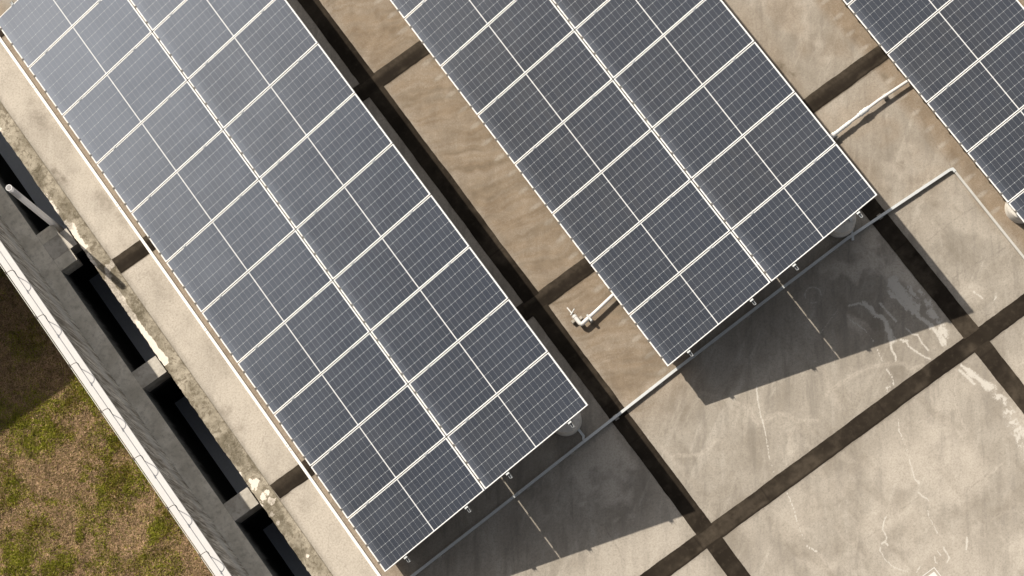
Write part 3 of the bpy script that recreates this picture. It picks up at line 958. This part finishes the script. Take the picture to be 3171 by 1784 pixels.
def make_grass(N):
    x = rng.uniform(-7.2, -2.23, N * 3); y = rng.uniform(-2.0, 10.0, N * 3)
    ok = in_frame(x, y, GZ, 140)
    x, y = x[ok][:N], y[ok][:N]
    m = len(x)
    g = greenness(x, y)
    isg = rng.random(m) < g * .82 + .03
    clump = fbm(x * 5, y * 5, 621, 4)
    h = np.where(isg, rng.uniform(.025, .07, m) * (.6 + clump), rng.uniform(.010, .04, m) * (.5 + clump))
    wd = np.where(isg, rng.uniform(.004, .008, m), rng.uniform(.0035, .008, m))
    a = rng.uniform(0, 2 * math.pi, m); ln = np.where(isg, rng.uniform(.2, .9, m), rng.uniform(.8, 2.6, m))
    c, s = np.cos(a), np.sin(a)
    b = a + rng.uniform(-.9, .9, m) + np.pi / 2
    cb, sb = np.cos(b), np.sin(b)
    z = np.full(m, GZ + .002)
    P = np.empty((m, 4, 3))
    P[:, 0] = np.stack([x - cb * wd, y - sb * wd, z], -1)
    P[:, 1] = np.stack([x + cb * wd, y + sb * wd, z], -1)
    P[:, 2] = np.stack([x + c * ln * h * .5 + cb * wd * .7, y + s * ln * h * .5 + sb * wd * .7, z + h * .65], -1)
    P[:, 3] = np.stack([x + c * ln * h, y + s * ln * h, z + h * .95], -1)
    tone = rng.random(m)[:, None]
    straw = np.array([.56, .385, .23]) * (1 - tone) + np.array([.17, .105, .06]) * tone
    gcol = np.array([.21, .235, .020]) * (1 - tone) + np.array([.42, .39, .07]) * tone
    yel = (fbm(x * 1.7, y * 1.7, 631) > .60)[:, None] & (rng.random(m) < .5)[:, None]
    gcol = np.where(yel, np.array([.24, .19, .04]), gcol)
    olive = (rng.random(m) < .22)[:, None]
    straw = np.where(olive, np.array([.14, .12, .035]), straw)
    colr = np.where(isg[:, None], gcol, straw) * (.55 + .95 * fbm(x * 10, y * 10, 641, 4))[:, None]
    me = bpy.data.meshes.new('grass')
    me.vertices.add(m * 4); me.loops.add(m * 6); me.polygons.add(m * 2)
    me.vertices.foreach_set('co', P.astype(np.float32).ravel())
    k = np.arange(m)[:, None] * 4
    F = np.concatenate([k, k + 1, k + 2, k, k + 2, k + 3], 1).astype(np.int32)
    me.loops.foreach_set('vertex_index', F.ravel())
    me.polygons.foreach_set('loop_start', np.arange(0, m * 6, 3, dtype=np.int32))
    me.polygons.foreach_set('loop_total', np.full(m * 2, 3, dtype=np.int32))
    at = me.attributes.new('tint', 'FLOAT_COLOR', 'POINT')
    at.data.foreach_set('color', np.repeat(np.column_stack([colr, np.ones(m)]), 4, 0).astype(np.float32).ravel())
    me.materials.append(M_GRASS)
    me.update(); me.validate()
    o = link(bpy.data.objects.new('grass', me))
    return tag(o, 'patchy dry and green grass outside the white topped wall', 'grass', kind='stuff')


make_grass(260000)


# ------------------------------------------------------------------ solar panels
def make_panel():
    root = thing('solar_panel', '', '', (0, 0, 0))
    for k in ('label', 'category'):
        if k in root: del root[k]
    fr = MB()
    L = .0135; H = .035
    fr.bev(0, L, 0, PLV, 0, H, .0025).bev(PLU - L, PLU, 0, PLV, 0, H, .0025)
    fr.bev(L + .0004, PLU - L - .0004, 0, L, 0, H, .0025).bev(L + .0004, PLU - L - .0004, PLV - L, PLV, 0, H, .0025)
    fr.build('frame', M_FRAME, root)
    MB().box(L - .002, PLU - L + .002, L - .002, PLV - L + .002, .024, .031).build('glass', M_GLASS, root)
    for q in (.17, .5, .83):
        y = q * PLV
        MB().bev(-.013, .020, y - .025, y + .025, .012, .0365, .003).box(.020, .036, y - .008, y + .008, .032, .0385).build('drain_clip', M_DARK, root)
    for q in (.2, .8):
        # clamp bridging the gap to the next module
        x = q * PLU
        MB().bev(x - .03, x + .03, PLV - .010, PLV + .024, .036, .041, .002).box(x - .006, x + .006, PLV + .002, PLV + .012, -.04, .036).build('clamp', M_ALU, root)
    return root


def arr_matrix(a):
    return Matrix.Translation((a['x'], a['y'], a['h'])) @ Matrix.Rotation(-TH, 4, 'Y')


def seen(a, u, v):
    P = arr_matrix(a)
    for du in (0, .5, 1):
        for dv in (0, .5, 1):
            q = P @ Vector((u + du * PLU, v + dv * PLV, 0))
            if in_frame(np.array([q.x]), np.array([q.y]), q.z, 0)[0]:
                return True
    return False


ORD = ['first', 'second', 'third', 'fourth', 'fifth', 'sixth', 'seventh', 'eighth', 'ninth', 'tenth', 'eleventh', 'twelfth', 'thirteenth', 'fourteenth']
proto = None
spots = []
for ai, a in enumerate(ARR):
    for colm in (0, 1):
        rows = range(-4, 15) if ai == 2 else range(0, 15)
        sel = []
        for r in rows:
            v = r * PY + .0095
            if ai == 2 and colm == 1:
                v = 2.69 + (r) * PY
                if r < 0: continue
            extra = colm == 1 and sel and r - sel[-1][0] == 1 and r <= (10, 6, -9)[ai]   # just outside the frame: they cast the shadow beside the array
            if seen(a, colm * PX + .0105, v) or extra:
                sel.append((r, v))
        for i, (r, v) in enumerate(sel):
            spots.append((ai, colm, i, v, len(sel)))
for (ai, colm, i, v, ntot) in spots:
    a = ARR[ai]
    if proto is None:
        proto = make_panel(); p = proto
    else:
        p = copy_tree(proto)
    jz = rng.uniform(-.0012, .0012)
    p.matrix_world = arr_matrix(a) @ Matrix.Translation((colm * PX + .0105, v, jz)) @ Euler((rng.uniform(-.0012, .0012), rng.uniform(-.0012, .0012), rng.uniform(-.0006, .0006))).to_matrix().to_4x4()
    side = ('lower', 'upper')[colm]
    if ai == 2:
        if colm == 1:
            lab = 'solar panel at the top right corner of the photo, behind the right array'
        else:
            lab = f'solar panel cut by the right photo edge, {ORD[i]} from the bottom of the right array'
            lab = f'grey solar panel of the right array, {ORD[i]} from its visible bottom end'
    else:
        sd = 'left' if colm == 0 else 'right'
        if i == 0:
            lab = f'end solar panel in the {sd} column of the {a["name"]} array, beside its shadow'
        else:
            lab = f'solar panel in the {sd} column of the {a["name"]} array, {ORD[i]} from its bottom end'
    tag(p, lab, 'solar panel', 'solar panels of the ' + a['name'] + ' array')

# ------------------------------------------------------------------ mounting racks and pedestals
PU_U = [.472, 1.916, 2.88, 4.31]
PEDY = {0: [.43, 3.6, 6.8, 10.0], 1: [.43, 3.6, 6.8, 10.0], 2: [-.10, 5.2]}
for ai, a in enumerate(ARR):
    lab = {0: 'aluminium rail rack under the left array, rail ends poking out at its bottom',
           1: 'aluminium rail rack under the middle array, rail ends poking out over the shadow',
           2: 'aluminium rail rack mostly hidden under the right array'}[ai]
    rk = thing('mounting_rack', lab, 'rack', (0, 0, 0), 'racks under the solar arrays')
    rk.matrix_world = arr_matrix(a)
    vs_ = [q[3] for q in spots if q[0] == ai]
    y0, y1 = min(vs_) - .0095 - .115, max(vs_) + PLV + .1
    rot_inv = Matrix.Rotation(TH, 4, 'Y')
    for u in PU_U:
        if ai == 2 and u > 2.4:
            continue
        m = MB()
        m.box(u - .0225, u - .0165, y0, y1, -.055, -.002).box(u + .0165, u + .0225, y0, y1, -.055, -.002).box(u - .0165, u + .0165, y0, y1, -.055, -.050)
        pr = m.build('rail', M_ALU, rk)
        MB().bev(u - .034, u + .034, y0 + .078, y0 + .110, -.0015, .022, .003).build('end_clamp', M_GALV, pr)
    for py in PEDY[ai]:
        if not y0 < py < y1:
            continue
        dx0, dx1 = .33, 4.15
        if ai == 2: dx1 = 2.1
        um = 2 * PX - .1 if ai < 2 else PX - .1
        MB().box(.10, um, py - .03, py + .03, -.115, -.056).build('rafter', M_GALV, rk)
        for dx in (dx0, dx1):
            u = dx / math.cos(TH)
            ztop = a['h'] + dx * math.tan(TH) - .12
            # posts are vertical in the world: build in rack space through the inverse rotation
            m = MB().box(-.03, .03, -.03, .03, 0, ztop - .35)
            m2 = MB().box(-.09, .09, -.09, .09, 0, .012)
            for mb, nm, zz in ((m, 'post', .362), (m2, 'base_plate', .35)):
                inv = arr_matrix(a).inverted()
                mb.v = [tuple(inv @ Vector((a['x'] + dx + q[0], a['y'] + py + q[1], zz + q[2]))) for q in mb.v]
                mb.build(nm, M_GALV, rk)
            wx, wy = a['x'] + dx, a['y'] + py
            pad = in_frame(np.array([wx]), np.array([wy]), .3, 40)[0]
            if pad and (abs(py - .43) < .01 and dx > 1 or ai == 2 and abs(py + .10) < .01 and dx < 1):
                nm = a['name']
                if abs(py - .43) < .01 and dx > 1:
                    pl = 'round concrete pedestal peeking out under the bottom right corner of the ' + nm + ' array'
                elif ai == 2 and abs(py + .10) < .01 and dx < 1:
                    pl = 'sunlit round concrete pedestal peeking out at the right array\'s left edge'
                pd = thing('pedestal', pl, 'pedestal', (wx, wy, 0), 'round pedestals under the arrays')
                n = 40
                vv = []; ff = []
                for (r, z) in ((.285, .002), (.282, .33), (.272, .345), (.0, .3495)):
                    vv += [(r * math.cos(2 * math.pi * k / n), r * math.sin(2 * math.pi * k / n), z) for k in range(n)]
                for i in range(3):
                    ff += [(i * n + k, i * n + (k + 1) % n, (i + 1) * n + (k + 1) % n, (i + 1) * n + k) for k in range(n)]
                MB().add(vv, ff).build('pedestal_body', M_PED, pd, smooth=True)

# ------------------------------------------------------------------ white rail, trunking, pipes
wr = thing('edge_rail', 'long straight white metal rail lying on the roof left of the left array', 'rail')
ye = [-6, .0, 3.0, 5.67, 8.6, 11.48, 14.4, 18]
for a_, b_ in zip(ye[:-1], ye[1:]):
    MB().bev(-.179, -.126, a_ + .003, b_ - .003, .003, .045, .004).build('rail_length', M_WHITE, wr)
for y in ye[1:-1]:
    for d in (-.07, .07):
        MB().tube([(-.152, y + d, .044), (-.152, y + d, .052)], .008, 8).build('bolt', M_DARK, wr)

ct = thing('cable_trunking', 'grey metal cable trunking running across the roof below the arrays', 'trunking')
ZT = .022
run = [(-.6, -.235, ZT), (.33, -.21, ZT), (2.2, -.15, ZT), (4.2, -.075, ZT), (6.27, -.005, ZT), (8.2, .045, ZT), (10.17, .085, ZT), (12.42, -.005, ZT)]
MB().duct(run, .05, .05).build('main_run', M_GALV, ct)
MB().duct([(12.422, -.006, ZT), (12.47, -.025, ZT), (12.478, -.09, ZT)], .052, .052).build('corner_elbow', M_GALV, ct)
MB().duct([(12.478, -.092, ZT), (12.47, -1.0, ZT), (12.465, -2.08, ZT), (12.47, -4.0, ZT)], .042, .04).build('side_run', M_TRUNK, ct)
MB().duct([(4.19, -.045, ZT), (4.235, .01, ZT), (4.23, .25, ZT), (4.22, .34, .355), (4.2, .5, .36)], .045, .04).build('branch', M_GALV, ct)
MB().duct([(10.235, -.0, ZT), (10.295, .08, ZT), (10.31, .13, ZT), (10.36, .2, .2), (10.37, .26, .355), (10.37, .55, .36)], .045, .04).build('branch', M_GALV, ct)
for t_ in range(0, 27):
    x = -.3 + t_ * .5
    if x < 12.4:
        y = float(np.interp(x, [q[0] for q in run], [q[1] for q in run]))
        if t_ % 3 == 0:
            MB().box(x - .028, x + .028, y - .0275, y + .0275, ZT + .001, ZT + .0535).build('coupling', M_GALV, ct)
        if t_ % 2 == 0:
            MB().box(x - .04 + .2, x + .04 + .2, y - .05, y + .05, .002, ZT - .001).build('support', M_BLOCK, ct)

dp = thing('drain_pipe', 'bent white plastic pipe with small valve between the left and middle arrays', 'pipe')
ZP = .14
MB().tube([(6.75, 1.80, ZP + .02), (6.16, 1.75, ZP), (5.79, 1.70, ZP), (5.46, 1.662, ZP)], .033, 16).build('pipe_run', M_PVC, dp, smooth=True)
MB().tube([(5.62, 1.682, ZP), (5.43, 1.657, ZP), (5.40, 1.66, ZP), (5.385, 1.69, ZP), (5.382, 1.84, ZP)], .040, 16).build('elbow', M_PVC, dp, smooth=True)
MB().tube([(5.382, 1.83, ZP), (5.381, 1.875, ZP)], .046, 16).build('end_cap', M_PVC, dp, smooth=True)
MB().tube([(5.381, 1.87, ZP), (5.38, 1.92, ZP)], .008, 8).tube([(5.34, 1.905, ZP + .02), (5.46, 1.955, ZP + .045)], .009, 8).build('valve', M_GALV, dp, smooth=True)
MB().tube([(5.378, 1.915, ZP), (5.372, 2.06, ZP - .005)], .0135, 10).build('outlet_tube', M_PVC, dp, smooth=True)
for (x, y) in ((5.58, 1.62), (5.46, 1.77), (5.32, 1.80)):
    MB().bev(x - .035, x + .035, y - .03, y + .03, .003, .095, .008).build('support_block', M_BLOCK, dp)
MB().bev(5.56, 5.60, 1.59, 1.735, .10, .185, .006).build('clip', M_GALV, dp)

wp = thing('wrapped_pipe', 'white pipe with rough taped joint spanning the gap to the right array', 'pipe')
pts = [(10.6, 1.752, .13), (11.0, 1.757, .13), (11.2, 1.760, .13), (11.5, 1.768, .132), (11.85, 1.780, .135), (12.2, 1.785, .135), (12.6, 1.77, .125), (12.95, 1.755, .12), (13.5, 1.74, .12)]
MB().tube(pts, .030, 16).build('pipe_run', M_PVC, wp, smooth=True)
for (x0, x1, s0) in ((11.12, 11.55, 1), (11.68, 11.98, 2)):
    xs = np.arange(x0, x1, .018)
    pp = []; rr = []
    for q, x in enumerate(xs):
        y = float(np.interp(x, [a_[0] for a_ in pts], [a_[1] for a_ in pts])); z = float(np.interp(x, [a_[0] for a_ in pts], [a_[2] for a_ in pts]))
        pp.append((x, y + .006 * math.sin(q * 1.7 + s0), z + .004 * math.cos(q * 2.1)))
        rr.append(.034 + .007 * random.random() + (.012 if s0 == 2 and .3 < (x - x0) / (x1 - x0) < .8 else 0))
    MB().tube(pp, rr, 14).build('tape_wrap', M_TAPE, wp, smooth=True)
MB().tube([(11.07, 1.755, .13), (11.16, 1.76, .13)], .05, 16).build('coupler', M_PVC, wp, smooth=True)
MB().bev(11.12, 11.20, 1.66, 1.72, .003, .11, .01).build('support_block', M_BLOCK, wp)
MB().bev(12.3, 12.38, 1.74, 1.84, .003, .105, .01).build('support_block', M_BLOCK, wp)
